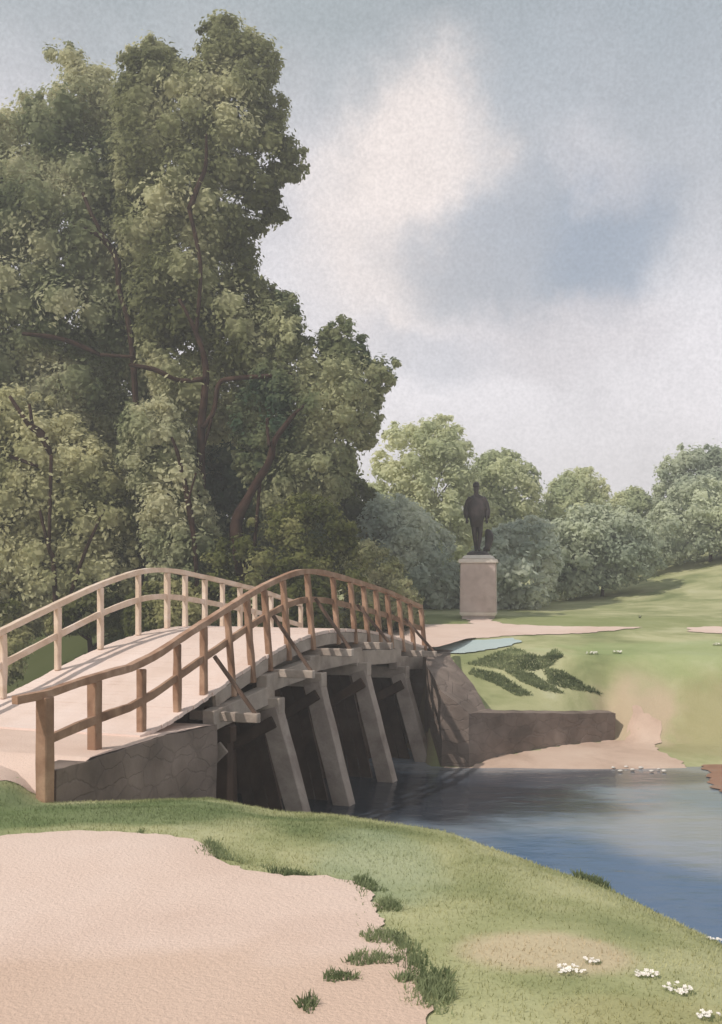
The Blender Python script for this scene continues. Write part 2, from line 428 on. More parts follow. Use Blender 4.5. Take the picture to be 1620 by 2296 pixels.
def grid_mesh(name, xs, ys, mat, fz, parent=None):
    X, Y = np.meshgrid(xs, ys); Z = fz(X, Y); n, m = X.shape
    V = np.stack([X, Y, Z], -1).reshape(-1, 3)
    i = np.arange(n * m).reshape(n, m)
    Q = np.stack([i[:-1, :-1], i[:-1, 1:], i[1:, 1:], i[1:, :-1]], -1).reshape(-1, 4)
    me = bpy.data.meshes.new(name); me.from_pydata(V.tolist(), [], Q.tolist())
    me.polygons.foreach_set('use_smooth', [True] * len(me.polygons))
    return link(name, me, mat, parent)
xs = np.concatenate([np.linspace(-160, -30, 16), np.arange(-29, -8, .7), np.arange(-8, 10, .14), np.arange(10, 34, .8), np.linspace(35, 160, 14)])
ys = np.concatenate([np.linspace(-60, 3, 16), np.arange(3.2, 31, .14), np.arange(31, 60, .7), np.linspace(61, 210, 24)])
struct(grid_mesh('ground', xs, ys, M['grass'], ground))

def ragged(poly, step, amp, seed=0):
    r = random.Random(seed); out = []
    n = len(poly)
    for i in range(n):
        a = Vector(poly[i]).to_2d(); b = Vector(poly[(i + 1) % n]).to_2d(); L = (b - a).length
        m = max(1, int(L / step)); nn = Vector((-(b - a).y, (b - a).x)) / max(L, 1e-6)
        for k_ in range(m):
            p = a.lerp(b, k_ / m) + nn * r.uniform(-amp, amp) + nn * amp * .8 * math.sin(k_ * .9 + i)
            out.append((p.x, p.y))
    return out
def sheet(name, poly, mat, lift, step=.06, amp=.02, cell=.25, seed=1, parent=None):
    """ragged outline laid on the terrain"""
    pts = ragged(poly, step, amp, seed)
    bm = bmesh.new(); vs = [bm.verts.new((x, y, 0)) for x, y in pts]
    bm.faces.new(vs)
    lo = np.min(pts, 0); hi = np.max(pts, 0)
    for ax, no in ((0, (1, 0, 0)), (1, (0, 1, 0))):
        c = lo[ax] + cell / 2
        while c < hi[ax]:
            co = [0, 0, 0]; co[ax] = c
            bmesh.ops.bisect_plane(bm, geom=bm.verts[:] + bm.edges[:] + bm.faces[:], plane_co=co, plane_no=no)
            c += cell
    bmesh.ops.triangulate(bm, faces=bm.faces)
    X = np.array([v.co.x for v in bm.verts]); Y = np.array([v.co.y for v in bm.verts]); Z = ground(X, Y) + lift
    for v, z in zip(bm.verts, Z): v.co.z = z
    for f in bm.faces:
        f.normal_update()
        if f.normal.z < 0: f.normal_flip()
    return from_bm(name, bm, mat, parent, smooth=True)
def onz(u, v, z):
    y = (EYE - z) * F / (v - 1290); return ((u - 810) / F * y, y)

# river
wm = bpy.data.meshes.new('river')
wm.from_pydata([(-70, 2, -1.9), (60, -12, -1.9), (60, 26, -1.9), (-70, 70, -1.9)], [], [(0, 1, 2, 3)])
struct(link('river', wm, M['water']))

# foreground path and the approach to the bridge
fore = [onz(u, v, 0) for u, v in [(965, 2330), (950, 2235), (925, 2165), (880, 2120), (862, 2080), (850, 2040), (826, 1995), (790, 1972), (700, 1962), (640, 1966),
        (550, 1955), (484, 1932), (468, 1897), (420, 1882), (300, 1870), (180, 1860), (60, 1866), (-120, 1878)]]
fore += [(-6, 9.4), (-9, 9.5), (-9, 2), (-3, 1.5), (.3, 2.2)]
struct(sheet('path', fore, M['earth'], .012, .05, .022, .3, 3))
appr = [(-3.62, 12.05), (-4.3, 11.55), (-5.2, 11.0), (-7, 10.2), (-9, 9.8), (-9, 13.5), (-7.2, 15.2), (-6.0, 16.2), (-5.9, 15.7), (-3.6, 14)]
struct(sheet('approach_path', appr, M['earth'], .008, .06, .03, .15, 5))
# far bank path (runs across behind the bridge end), with the stub to the monument
fp = [(-2.2, 28.2), (1.6, 28.9), (4.4, 30.1), (6.4, 30.6), (7.3, 31.0), (8.4, 31.9), (6.5, 32.2), (4.8, 32.7), (4.35, 32.9), (4.05, 34.4), (3.45, 34.4), (3.4, 32.9), (1, 32.7), (-1.8, 31.4)]
struct(sheet('far_path', fp, M['earth'], .02, .12, .06, .3, 6))
struct(sheet('far_path_end', [(9.5, 31.0), (10.4, 30.4), (11.6, 31.2), (10.6, 32.2), (9.8, 32.0)], M['earth'], .02, .12, .05, .3, 9))
struct(sheet('beach', [(1.6, 22.7), (3, 22.6), (5, 22.5), (6.8, 22.55), (7.0, 23.2), (6.7, 24.3), (7.1, 25.3), (6.5, 25.7), (6.25, 25.3), (6.0, 25.38), (4.4, 24.33), (2.9, 23.25), (2.3, 22.78), (1.7, 22.8)], M['sand'], .02, .1, .05, .25, 7))
red_reflection = sheet('reflection_sheet', [(7.3, 23.2), (7.25, 22.3), (6.85, 21.0), (6.75, 20.0), (7.3, 19.4), (8.6, 19.3), (10.2, 20.1), (12, 20.9), (14, 22.0), (15, 23.2), (8.5, 23.3)], M['red_reflection'], 0, .12, .06, .4, 8)  # red sheet laid on the water as a painted reddish reflection
for v in red_reflection.data.vertices: v.co.z = -1.885 + .008 * math.sin(v.co.x * 3) * math.cos(v.co.y * 4)
struct(red_reflection)
pond = [(1.75, 26.9), (2.6, 26.9), (3.6, 27.9), (4.3, 28.7), (4.2, 29.5), (2.6, 29.1), (1.7, 28.6)]
struct(sheet('pond', pond, M['pond'], .03, .12, .04, .3, 10))

# ------------------------------------------------------------------ bridge
A0 = Vector((-2.95, 14.5, 0)); A1 = Vector((1.46, 26.0, 0))
DIR = (A1 - A0).normalized(); OUT = Vector((DIR.y, -DIR.x, 0)); LEN = (A1 - A0).length
WID = 3.2
def smooth_fn(T, Z, s=.035):
    tt = np.linspace(-.6, 1.6, 441); zz = np.interp(tt, T, Z)
    ker = np.exp(-.5 * (np.arange(-30, 31) * .005 / s) ** 2); ker /= ker.sum()
    zp = np.convolve(np.pad(zz, 30, mode='edge'), ker, 'valid')
    return lambda t: float(np.interp(t, tt, zp))
deckz = smooth_fn([-.3, 0, .08, .145, .196, .3, .37, .45, .5, .6, .7, .8, .9, 1, 1.4], [.0, .06, .27, .44, .62, .90, 1.04, 1.15, 1.17, 1.14, 1.04, .88, .68, .46, .5])
railz = smooth_fn([-.3, 0, .072, .194, .29, .395, .45, .513, .65, .81, 1.0, 1.3], [.88, .99, 1.27, 1.68, 2.0, 2.25, 2.29, 2.25, 2.06, 1.82, 1.42, 1.0], .03)
def BP(t, out, z):      # a point on the bridge: t along the right rail, out = metres outward of it
    p = A0 + DIR * (LEN * t) + OUT * out; return Vector((p.x, p.y, z))
bridge = empty('footbridge', (A0 + A1) / 2 - OUT * WID / 2, 'arched wooden footbridge with two curved railings and slanting piles over the river', 'footbridge')
# deck: planks laid across, one mesh
bm = bmesh.new(); tN = 92; t0, t1 = -.02, 1.04
for i in range(tN):
    ta = t0 + (t1 - t0) * i / tN; tb = t0 + (t1 - t0) * (i + 1) / tN - .0004
    za, zb = deckz(ta) + rnd.uniform(-.003, .003), deckz(tb) + rnd.uniform(-.003, .003)
    e1, e2 = .10 + rnd.uniform(-.015, .015), -WID - .10 + rnd.uniform(-.015, .015)
    q = [BP(ta, e1, za), BP(tb, e1, zb), BP(tb, e2, zb), BP(ta, e2, za)]
    up_ = [bm.verts.new(p) for p in q]; dn = [bm.verts.new(p - Vector((0, 0, .06))) for p in q]
    bm.faces.new(up_); bm.faces.new(dn[::-1])
    for j in range(4): bm.faces.new((up_[j], dn[j], dn[(j + 1) % 4], up_[(j + 1) % 4]))
bmesh.ops.recalc_face_normals(bm, faces=bm.faces)
from_bm('deck', bm, M['deck'], bridge)

TT = [i / 40 for i in range(-0, 42)]
def rail(side, posts, flare=False):
    off = 0.0 if side > 0 else -WID
    mt, mp, mm = ('wood', 'wood', 'wood') if side > 0 else ('wood_pale', 'wood_pale', 'wood_pale')
    dz = 0 if side > 0 else .03
    pts = [BP(t, off, railz(t) + dz) for t in [x / 60 for x in range(0, 61)]]
    if flare:
        fl = [Vector((-3.74, 11.55, .85)), Vector((-3.52, 11.88, .875)), Vector((-3.37, 12.7, .92)), Vector((-3.2, 13.6, .955)), Vector((-3.06, 14.1, .975))]
        pts = fl + pts[1:]
    else:
        pts = [BP(t, off, railz(t) + dz) for t in (-.3, -.2, -.1)] + pts
    bm = bmesh.new(); sweep(bm, pts, .10, .092, jitter=.10, seg=.22)
    bmesh.ops.recalc_face_normals(bm, faces=bm.faces)
    hr = from_bm('handrail', bm, M['wood_red' if side > 0 else 'wood_pale'], bridge)
    hr['label'] = 'reddish brown handrail nearer the water' if side > 0 else 'pale handrail on the wooded side'
    midp = [p - Vector((0, 0, .52)) for p in (pts[1:] if flare else pts)]
    midp = [Vector((p.x, p.y, p.z)) for p in midp]
    bar('mid_rail', midp, .05, .105, M[mm], hr, .08, .4, bev=0)
    for t in posts:
        foot = deckz(t) - (.0 if side < 0 else (.02 if t < .17 else .30))
        o_ = off + (.0 if side < 0 or t < .17 else .115)
        b = BP(t, o_ , foot); tp = BP(t, off, railz(t) + dz - .05)
        bar('post', [b, tp], .10 * rnd.uniform(.85, 1.15), .095, M[mp], hr, .10, .2, up=OUT)
    return hr
RPOST = [.072, .134, .194, .248, .30, .36, .445, .545, .62, .68, .74, .80, .865, .93, 1.0]
hr = rail(+1, RPOST, True)
for (x, y, zb, zt, w_) in [(-3.51, 11.88, -.6, .85, .16), (-3.30, 13.25, .03, .90, .15), (-2.97, 14.47, .0, .93, .115)]:
    bar('post', [Vector((x, y, zb)), Vector((x, y, zt))], w_, w_ * .9, M['wood'], hr, .05, .3, up=OUT)
rail(-1, [-.2, -.06, .085, .196, .295, .394, .478, .534, .60, .663, .73, .79, .86, .93, 1.0])

# edge boards (fascia) below the deck on both sides
for off in (.07, -WID - .07):
    pts = [BP(t, off, deckz(t) - .17) for t in [x / 40 for x in range(6, 41)]]
    bar('fascia', pts, .06, .20, M['timber'], bridge, .03, None, bev=0)
# bents: cap beam under the deck carried by slanting piles; straight stringers step from bent to bent
BENTS = [.14, .285, .43, .618, .816, .965]
for i, (ta, tb) in enumerate(zip(BENTS[:-1], BENTS[1:])):
    for off in (.12, -WID * .33, -WID * .66, -WID - .12):
        za = deckz(ta) - .52; zb = deckz(tb) - .52
        zm = (min(za, zb) * .45 + max(za, zb) * .55)
        a = BP(ta - .012, off, za * .5 + zm * .5); b = BP(tb + .012, off, zb * .5 + zm * .5)
        bar('stringer', [a, b], .20, .30, M['timber'], bridge, .03, .6)
for i, t in enumerate(BENTS[:-1]):
    zc = deckz(t) - .80
    if i == 0: continue
    cap = bar('cap_beam', [BP(t, .42, zc), BP(t, -WID - .42, zc)], .24, .26, M['timber'], bridge, .03, .5)
    for off, lean in ((.22, .80), (-.75, .12), (-WID + .75, -.12), (-WID - .22, -.80)):
        top = BP(t, off, zc - .05); bot = BP(t, off + lean * 1.0, -2.7)
        edge = abs(lean) > .5
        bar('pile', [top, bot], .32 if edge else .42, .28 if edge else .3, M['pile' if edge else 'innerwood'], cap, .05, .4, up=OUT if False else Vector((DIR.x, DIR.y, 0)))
    bm = bmesh.new(); nb_ = 13  # added dark boards that fill in the shade mass between the piles
    for j in range(nb_):
        o0 = -.12 - (WID - .24) * j / nb_; o1 = -.12 - (WID - .24) * (j + 1) / nb_ + .008; fl = (.62 - .35 * j / nb_) if j < 3 else .1
        dp = rnd.uniform(-.015, .015) / LEN; zb_ = -2.3
        vs = []
        for tt_ in (t + .014 + dp, t + .014 + dp + .004):
            vs += [bm.verts.new(BP(tt_, o0, zc)), bm.verts.new(BP(tt_, o1, zc)), bm.verts.new(BP(tt_, o1 + fl, zb_)), bm.verts.new(BP(tt_, o0 + fl, zb_))]
        bm.faces.new(vs[:4]); bm.faces.new(vs[4:][::-1])
        for q in range(4): bm.faces.new((vs[q], vs[4 + q], vs[4 + (q + 1) % 4], vs[(q + 1) % 4]))
    bmesh.ops.recalc_face_normals(bm, faces=bm.faces)
    from_bm('shade_boards', bm, M['shade_boards'], cap)
    # crossed braces between the inner piles
    bar('cross_brace', [BP(t - .012, .35, zc - .25), BP(t - .012, -WID + .6, -1.75)], .06, .2, M['darkwood'], cap, .04, .5)
    bar('cross_brace', [BP(t - .022, -WID - .35, zc - .25), BP(t - .022, -.6, -1.75)], .06, .2, M['darkwood'], cap, .04, .5)
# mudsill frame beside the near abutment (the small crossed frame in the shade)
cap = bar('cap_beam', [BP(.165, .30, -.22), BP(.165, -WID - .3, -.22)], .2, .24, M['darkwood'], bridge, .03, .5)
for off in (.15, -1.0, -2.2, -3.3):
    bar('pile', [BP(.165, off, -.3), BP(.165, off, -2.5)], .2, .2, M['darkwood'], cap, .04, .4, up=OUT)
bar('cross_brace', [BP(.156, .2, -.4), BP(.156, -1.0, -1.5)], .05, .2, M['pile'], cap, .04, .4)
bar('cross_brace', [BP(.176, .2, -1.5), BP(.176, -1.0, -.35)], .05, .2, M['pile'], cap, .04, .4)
# outriggers with thin raking braces from the railing posts
for t in (.134, .30, .445, .62, .865):
    z = deckz(t) - .34
    o_ = bar('outrigger', [BP(t + .012, -.3, z), BP(t + .012, .85, z)], .12, .14, M['timber'], bridge, .04, .4)
    bar('brace', [BP(t + .012, .10, railz(t) - .50), BP(t + .012, .80, z + .05)], .045, .055, M['innerwood'], o_, .04, .4, bev=0)

# ------------------------------------------------------------------ stone abutments
def wall_mesh(name, front, back, tops, bottom, mat, parent=None, label=None, cat=None, seg=.3):
    """solid wall: front & back plan polylines with the same count, top height per point"""
    bm = bmesh.new(); F_, B_ = [], []
    def dens(P, Z):
        o = []; 
        for i in range(len(P) - 1):
            a = Vector((P[i][0], P[i][1], Z[i])); b = Vector((P[i + 1][0], P[i + 1][1], Z[i + 1]))
            n = max(1, int(round((Vector(front[i + 1]) - Vector(front[i])).length / seg)))
            o += [a.lerp(b, k_ / n) for k_ in range(n)]
        return o + [Vector((P[-1][0], P[-1][1], Z[-1]))]
    f = dens(front, tops); b = dens(back, tops); nv = 7
    cols = []
    for p, q in zip(f, b):
        jt = rnd.uniform(-.015, .015); r = []
        for k_ in range(nv):
            z = p.z + jt + (bottom - p.z) * k_ / (nv - 1)
            r.append(bm.verts.new((p.x + rnd.uniform(-.02, .02), p.y + rnd.uniform(-.02, .02), z)))
        c = [bm.verts.new((q.x, q.y, p.z + jt)), bm.verts.new((q.x, q.y, bottom))]
        cols.append((r, c))
    for (r0, c0), (r1, c1) in zip(cols[:-1], cols[1:]):
        for k_ in range(nv - 1): bm.faces.new((r0[k_], r1[k_], r1[k_ + 1], r0[k_ + 1]))
        bm.faces.new((r0[0], c0[0], c1[0], r1[0])); bm.faces.new((c0[0], c0[1], c1[1], c1[0])); bm.faces.new((c0[1], r0[-1], r1[-1], c1[1]))
    for r, c in (cols[0], cols[-1]): bm.faces.new(r + [c[1], c[0]])
    bmesh.ops.recalc_face_normals(bm, faces=bm.faces)
    o = from_bm(name, bm, mat, parent)
    if label: tag(o, label, cat)
    return o
ab = empty('stone_abutment', (-4.2, 14.5, -.6), 'low shaded stone abutment holding the near end of the footbridge above the grass', 'abutment')
wr = .32
fr = [(-3.42, 11.98), (-3.0, 13.15), (-2.65, 14.4), tuple(BP(.118, wr, 0)[:2])]
bk = [(-3.62, 12.1), (-3.55, 13.3), (-3.2, 14.6), tuple(BP(.118, -.2, 0)[:2])]
wall_mesh('wall', fr, bk, [.02, .028, .028, .0], -2.6, M['stone'], ab)
wall_mesh('end_wall', [tuple(BP(.118, -.21, 0)[:2]), tuple(BP(.118, -WID - .3, 0)[:2])], [tuple(BP(.02, -.21, 0)[:2]), tuple(BP(.02, -WID - .3, 0)[:2])], [-.05, -.05], -2.6, M['stone'], ab)
# ledge of packed earth on the wall and fill under the deck
bm = bmesh.new()
def strip(bm, L_, R_, z0, z1):
    n = len(L_); a = [bm.verts.new((x, y, z)) for (x, y), z in zip(L_, z0)]; b = [bm.verts.new((x, y, z)) for (x, y), z in zip(R_, z1)]
    for i in range(n - 1): bm.faces.new((a[i], b[i], b[i + 1], a[i + 1]))
ts = [-.28, -.22, -.16, -.1, -.06, -.03, .0, .04, .075, .108]
Rr_ = []; Ll_ = []; zr = []
for t in ts:
    p = BP(t, 0, 0); y = p.y
    rx = np.interp(y, [11.98, 13.15, 14.4, 15.8], [-3.44, -3.02, -2.67, BP(.118, wr, 0).x - .02])
    Rr_.append((float(rx), y)); q = BP(t, -WID - .25, 0); Ll_.append((q.x, q.y)); zr.append(.035 - .03 * max(0, (t + .28)) - (.02 if t > .05 else 0))
Rr_ = [(-3.66, 11.98)] + Rr_[2:]; Ll_ = [(-6.6, 13.2)] + Ll_[2:]; z_ = [-.0] + [.045] * (len(Rr_) - 4) + [.03, .02, -.0]
z_ = z_[:len(Rr_)]
strip(bm, Ll_, Rr_, z_, [-.30, .045] + z_[2:])
bmesh.ops.subdivide_edges(bm, edges=bm.edges, cuts=3, use_grid_fill=True)
for v in bm.verts: v.co.z += rnd.uniform(-.004, .004)
from_bm('earth_top', bm, M['earth'], ab)
# ramp of path from the ground to the abutment top
bm = bmesh.new()
strip(bm, [(-9, 9.9), (-9, 11.5), (-8.4, 13.2), (-6.6, 14.8)], [(-5.0, 11.05), (-4.25, 11.55), (-3.62, 12.0), (-3.55, 12.2)], [.0, .02, .02, .03], [-.18, -.28, -.44, -.36])
bmesh.ops.subdivide_edges(bm, edges=bm.edges, cuts=4, use_grid_fill=True)
struct(from_bm('approach_ramp', bm, M['earth'], None, True))

fa = empty('stone_abutment', BP(1.0, -WID / 2, -.8), 'brown grey stone abutment and long low wing wall under the far end of the footbridge', 'abutment')
p0 = BP(.955, .36, 0)
wall_mesh('wing_wall', [tuple(p0[:2]), (1.46, 24.3), (1.52, 23.5), (1.72, 22.88), (2.3, 22.8), (2.9, 23.3), (4.4, 24.4), (6.05, 25.45)],
          [(p0.x + .6, p0.y + .9), (2.1, 25.2), (2.25, 24.9), (2.55, 24.2), (2.75, 23.6), (3.0, 23.8), (4.3, 24.9), (6.0, 25.95)],
          [.33, .27, .10, -.28, -.74, -.80, -.95, -1.08], -2.5, M['stone'], fa)
wall_mesh('wall', [tuple(BP(.955, -WID - .4, 0)[:2]), tuple(BP(.955, .35, 0)[:2])], [tuple(BP(1.25, -WID - .4, 0)[:2]), tuple(BP(1.25, .35, 0)[:2])],
          [.28, .28], -2.6, M['stone'], fa)
bm = bmesh.new()
strip(bm, [tuple(BP(t, -WID - .3, 0)[:2]) for t in (1.03, 1.12, 1.25, 1.4)], [tuple(BP(t, .3, 0)[:2]) for t in (1.03, 1.12, 1.25, 1.4)], [.44, .46, .5, .45], [.44, .46, .5, .45])
from_bm('earth_top', bm, M['earth'], fa)

# ------------------------------------------------------------------ monument
PX, PY = (1074 - 810) / F * 35.0, 35.0
pz = EYE - (1388 - 1290) / F * 35
sc_px = 35.0 / F
ped = empty('stone_pedestal', (PX, PY, pz), 'square grey granite pedestal with pale cap on the far lawn under the bronze figure', 'pedestal')
def block(name, w0, w1, z0, z1, mat, parent, rot=R(-9), bev=.02, sub=3):
    bm = bmesh.new(); vs = []
    for z, w_ in ((z0, w0), (z1, w1)):
        for a, b in ((-1, -1), (1, -1), (1, 1), (-1, 1)):
            x, y = a * w_ / 2, b * w_ / 2
            vs.append(bm.verts.new((PX + x * math.cos(rot) - y * math.sin(rot), PY + x * math.sin(rot) + y * math.cos(rot), z)))
    bm.faces.new(vs[:4][::-1]); bm.faces.new(vs[4:])
    for i in range(4): bm.faces.new((vs[i], vs[(i + 1) % 4], vs[4 + (i + 1) % 4], vs[4 + i]))
    bmesh.ops.bevel(bm, geom=bm.edges[:], offset=bev, segments=2, affect='EDGES')
    return from_bm(name, bm, mat, parent)
ztop = EYE - (1245 - 1290) * sc_px
block('base_slab', 1.0, 1.05, pz - .5, pz + .12, M['granite'], ped)
block('plinth', 1.14, 1.2, pz + .12, pz + .24, M['granite_pale'], ped)
block('shaft', 1.17, 1.13, pz + .24, ztop - .26, M['granite'], ped)
block('cornice', 1.26, 1.22, ztop - .26, ztop - .13, M['granite_pale'], ped)
block('cap', 1.10, .86, ztop - .13, ztop, M['granite_pale'], ped, bev=.03)

# bronze figure
st = empty('bronze_statue', (PX - .07, PY, ztop), 'dark bronze statue of a standing man in a long coat on the granite pedestal', 'statue')
def skin(name, verts, edges, mat, parent, org, sub=2, root=0, scale=1.0):
    me = bpy.data.meshes.new(name); me.from_pydata([tuple(Vector(v[:3]) * scale) for v in verts], edges, [])
    o = bpy.data.objects.new(name + '_tmp', me); COL.objects.link(o)
    sm = o.modifiers.new('s', 'SKIN'); sm.use_smooth_shade = True
    me.skin_vertices[0].data.foreach_get  # layer exists after the modifier
    for i, v in enumerate(verts):
        r = v[3]; r = r if isinstance(r, tuple) else (r, r)
        me.skin_vertices[0].data[i].radius = (r[0] * scale, r[1] * scale)
        me.skin_vertices[0].data[i].use_root = (i == root)
    ss_ = o.modifiers.new('u', 'SUBSURF'); ss_.levels = sub; ss_.render_levels = sub
    dg = bpy.context.evaluated_depsgraph_get(); dg.update()
    nm = bpy.data.meshes.new_from_object(o.evaluated_get(dg))
    bpy.data.objects.remove(o); nm.name = name
    nm.transform(__import__('mathutils').Matrix.Translation(org))
    nm.materials.clear()
    return link(name, nm, mat, parent)
Vt = [(0, 0, 1.0, (.15, .11)), (0, 0, 1.2, (.15, .11)), (0, 0, 1.42, (.19, .12)), (0, 0, 1.58, (.15, .10)), (-.01, 0, 1.68, .065), (-.02, -.01, 1.76, .07), (-.02, -.02, 1.86, (.085, .1)), (-.02, -.01, 1.96, .07),
      (.16, 0, 1.55, .085), (.25, .02, 1.40, .065), (.30, .03, 1.20, .055), (.29, -.05, 1.0, .042), (.28, -.07, .92, (.04, .025)),
      (-.16, 0, 1.55, .085), (-.24, .02, 1.40, .065), (-.29, .03, 1.20, .055), (-.30, -.04, 1.0, .042), (-.30, -.06, .92, (.04, .025)),
      (.09, 0, .9, .115), (.09, -.03, .52, .08), (.06, .02, .14, .052), (.06, -.03, .05, .05), (.07, -.15, .03, .04),
      (-.08, .02, .9, .115), (-.06, .04, .52, .08), (-.02, .10, .14, .052), (-.02, .06, .05, .05), (-.04, -.06, .03, .04)]
Ed = [(0, 1), (1, 2), (2, 3), (3, 4), (4, 5), (5, 6), (6, 7), (3, 8), (8, 9), (9, 10), (10, 11), (11, 12), (3, 13), (13, 14), (14, 15), (15, 16), (16, 17),
      (0, 18), (18, 19), (19, 20), (20, 21), (21, 22), (0, 23), (23, 24), (24, 25), (25, 26), (26, 27)]
for s_, hb in ((1, 12), (-1, 17)):     # fingers and thumb
    hx, hy, hz = Vt[hb][:3]
    for q, (dx, L_) in enumerate(((-.03, .075), (-.01, .085), (.01, .08), (.03, .065))):
        a = len(Vt); Vt += [(hx + dx, hy - .01, hz - .05, .011), (hx + dx, hy - .035, hz - .05 - L_ * .6, .009)]
        Ed += [(hb, a), (a, a + 1)]
    a = len(Vt); Vt += [(hx - s_ * .05, hy - .02, hz - .01, .012), (hx - s_ * .055, hy - .05, hz - .05, .010)]; Ed += [(hb, a), (a, a + 1)]
org = Vector((PX - .06, PY, ztop + .12))
SS = (1236 - 1079) * sc_px / 2.06
body = skin('body', Vt, Ed, M['bronze'], st, org, 2, 0, SS)
# coat: lathe-like shell round torso, open folds at the hem
def shell(name, rings, mat, parent, org, n=20, fold=.0, s=1.0):
    bm = bmesh.new(); rr = []
    for (z, cx, cy, rx, ry, fo) in rings:
        rr.append([bm.verts.new(org + Vector((cx + rx * (1 + fo * math.sin(5 * a)) * math.cos(a), cy + ry * (1 + fo * math.cos(7 * a)) * math.sin(a), z)) * s) for a in [2 * math.pi * i / n for i in range(n)]])
    for a, b in zip(rr[:-1], rr[1:]):
        for j in range(n): bm.faces.new((a[j], a[(j + 1) % n], b[(j + 1) % n], b[j]))
    bm.faces.new(rr[0][::-1]); bm.faces.new(rr[-1])
    return from_bm(name, bm, mat, parent, True)
shell('coat', [(.72, .0, .0, .16, .14, .08), (.95, 0, 0, .21, .16, .06), (1.1, 0, 0, .26, .17, .03), (1.3, 0, 0, .28, .17, .02), (1.45, 0, 0, .26, .155, .01), (1.56, 0, 0, .20, .12, 0), (1.63, 0, 0, .15, .09, 0)], M['bronze'], st, org, 24, 0, SS)
for s_ in (1, -1):
    bm = bmesh.new()
    tube(bm, [org + Vector(p) * SS for p in [(s_ * .16, 0, 1.57), (s_ * .26, .02, 1.42), (s_ * .315, .03, 1.20), (s_ * .30, -.04, 1.0)]], [.10 * SS, .09 * SS, .085 * SS, .07 * SS], 10, .05)
    from_bm('sleeve', bm, M['bronze'], st, True)
shell('hat', [(1.90, -.02, -.01, .105, .12, .02), (1.93, -.02, -.01, .105, .12, .02), (2.0, -.02, -.01, .09, .10, 0), (2.05, -.02, -.01, .05, .05, 0)], M['bronze'], st, org, 18, 0, SS)
shell('base', [(-.12, .04, 0, .34, .30, .02), (-.06, .04, 0, .33, .29, .04), (0.01, .04, 0, .24, .22, .05)], M['bronze'], st, org, 20, 0, SS)
shell('stump', [(0, .29, .05, .10, .10, .05), (.10, .30, .05, .11, .10, .06), (.14, .34, .04, .10, .09, .06), (.35, .37, .04, .12, .11, .06), (.5, .37, .04, .13, .11, .05), (.62, .34, .04, .09, .08, .05), (.66, .33, .04, .04, .04, 0)], M['bronze'], st, org, 16, 0, SS)

# ------------------------------------------------------------------ trees
M['lf_main'] = leafmat('leaf_main', (108, 112, 74), (162, 164, 122), (216, 213, 176))
M['lf_left'] = leafmat('leaf_left', (108, 118, 84), (164, 168, 130), (216, 213, 178))
M['lf_right'] = leafmat('leaf_right', (80, 102, 80), (138, 144, 106), (200, 200, 160))
M['lf_light'] = leafmat('leaf_light', (122, 126, 84), (184, 182, 138), (226, 222, 182), .4)
M['lf_dark'] = leafmat('leaf_dark', (86, 92, 52), (122, 126, 76), (188, 184, 134), .5)
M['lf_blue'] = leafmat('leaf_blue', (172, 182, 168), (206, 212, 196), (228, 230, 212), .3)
M['lf_far'] = leafmat('leaf_far', (186, 194, 156), (212, 216, 178), (232, 232, 196), .25)  # haze of the far treeline put into these pale leaf colours
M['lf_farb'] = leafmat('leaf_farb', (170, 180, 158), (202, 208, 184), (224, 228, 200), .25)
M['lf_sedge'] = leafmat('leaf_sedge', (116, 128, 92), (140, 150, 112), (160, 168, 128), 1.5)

def tree(name, poly, y0, depth, n, rmin, rmax, mat, label, cat='tree', trunk=None, branches=(), size=.13, dens=7.0, tf=None, group=None, base_u=None):
    C, Rr = clumps(poly, y0, depth, n, rmin, rmax)
    ty = y0 - (tf if tf is not None else depth * .85)
    pu = np.mean([p[0] for p in poly]) if base_u is None else base_u
    bx = (trunk[0][0] if trunk else pu) - 810
    by = ty if trunk else y0
    bx = bx / F * by
    root = empty(name, (bx, by, float(ground(bx, by))), label, cat, group)
    # keep everything above the ground
    gz = ground(C[:, 0], C[:, 1]); C[:, 2] = np.maximum(C[:, 2], gz + Rr * .45)
    leaves('crown' if cat == 'tree' else 'foliage', C, Rr, dens, size, M[mat], root)
    bm = bmesh.new()
    if trunk:
        pts = [W(u, v, ty) for u, v, _ in trunk]; rad = [w_ / 2 * ty / F for _, _, w_ in trunk]
        pts[0].z = min(pts[0].z, float(ground(pts[0].x, pts[0].y)) - .2)
    else:
        g = float(ground(bx, by)); topz = C[:, 2].mean()
        r0 = .05 + .022 * (topz - g)
        pts = [Vector((bx, by, g - .2)), Vector((bx + .05, by, g + (topz - g) * .5)), Vector((bx - .1, by, topz))]; rad = [r0, r0 * .7, r0 * .35]
    tube(bm, pts, rad)
    for k_ in range(0 if trunk else 5):
        a = rnd.uniform(0, 6.28); q = pts[1].lerp(pts[2], rnd.random())
        j = C[rnd.randrange(len(C))]
        tube(bm, [q, q.lerp(Vector(j), .5) + Vector((0, 0, .1)), Vector(j)], [rad[1] * .5, rad[1] * .35, rad[1] * .15], 6)
    from_bm('trunk' if cat == 'tree' else 'stem', bm, M['bark'], root, True)
    for br in branches:
        bm = bmesh.new()
        tube(bm, [W(u, v, ty - rnd.uniform(-.1, .25)) for u, v, _ in br], [w_ / 2 * ty / F for _, _, w_ in br], 7)
        from_bm('branch', bm, M['bark'], root, True)
    return root

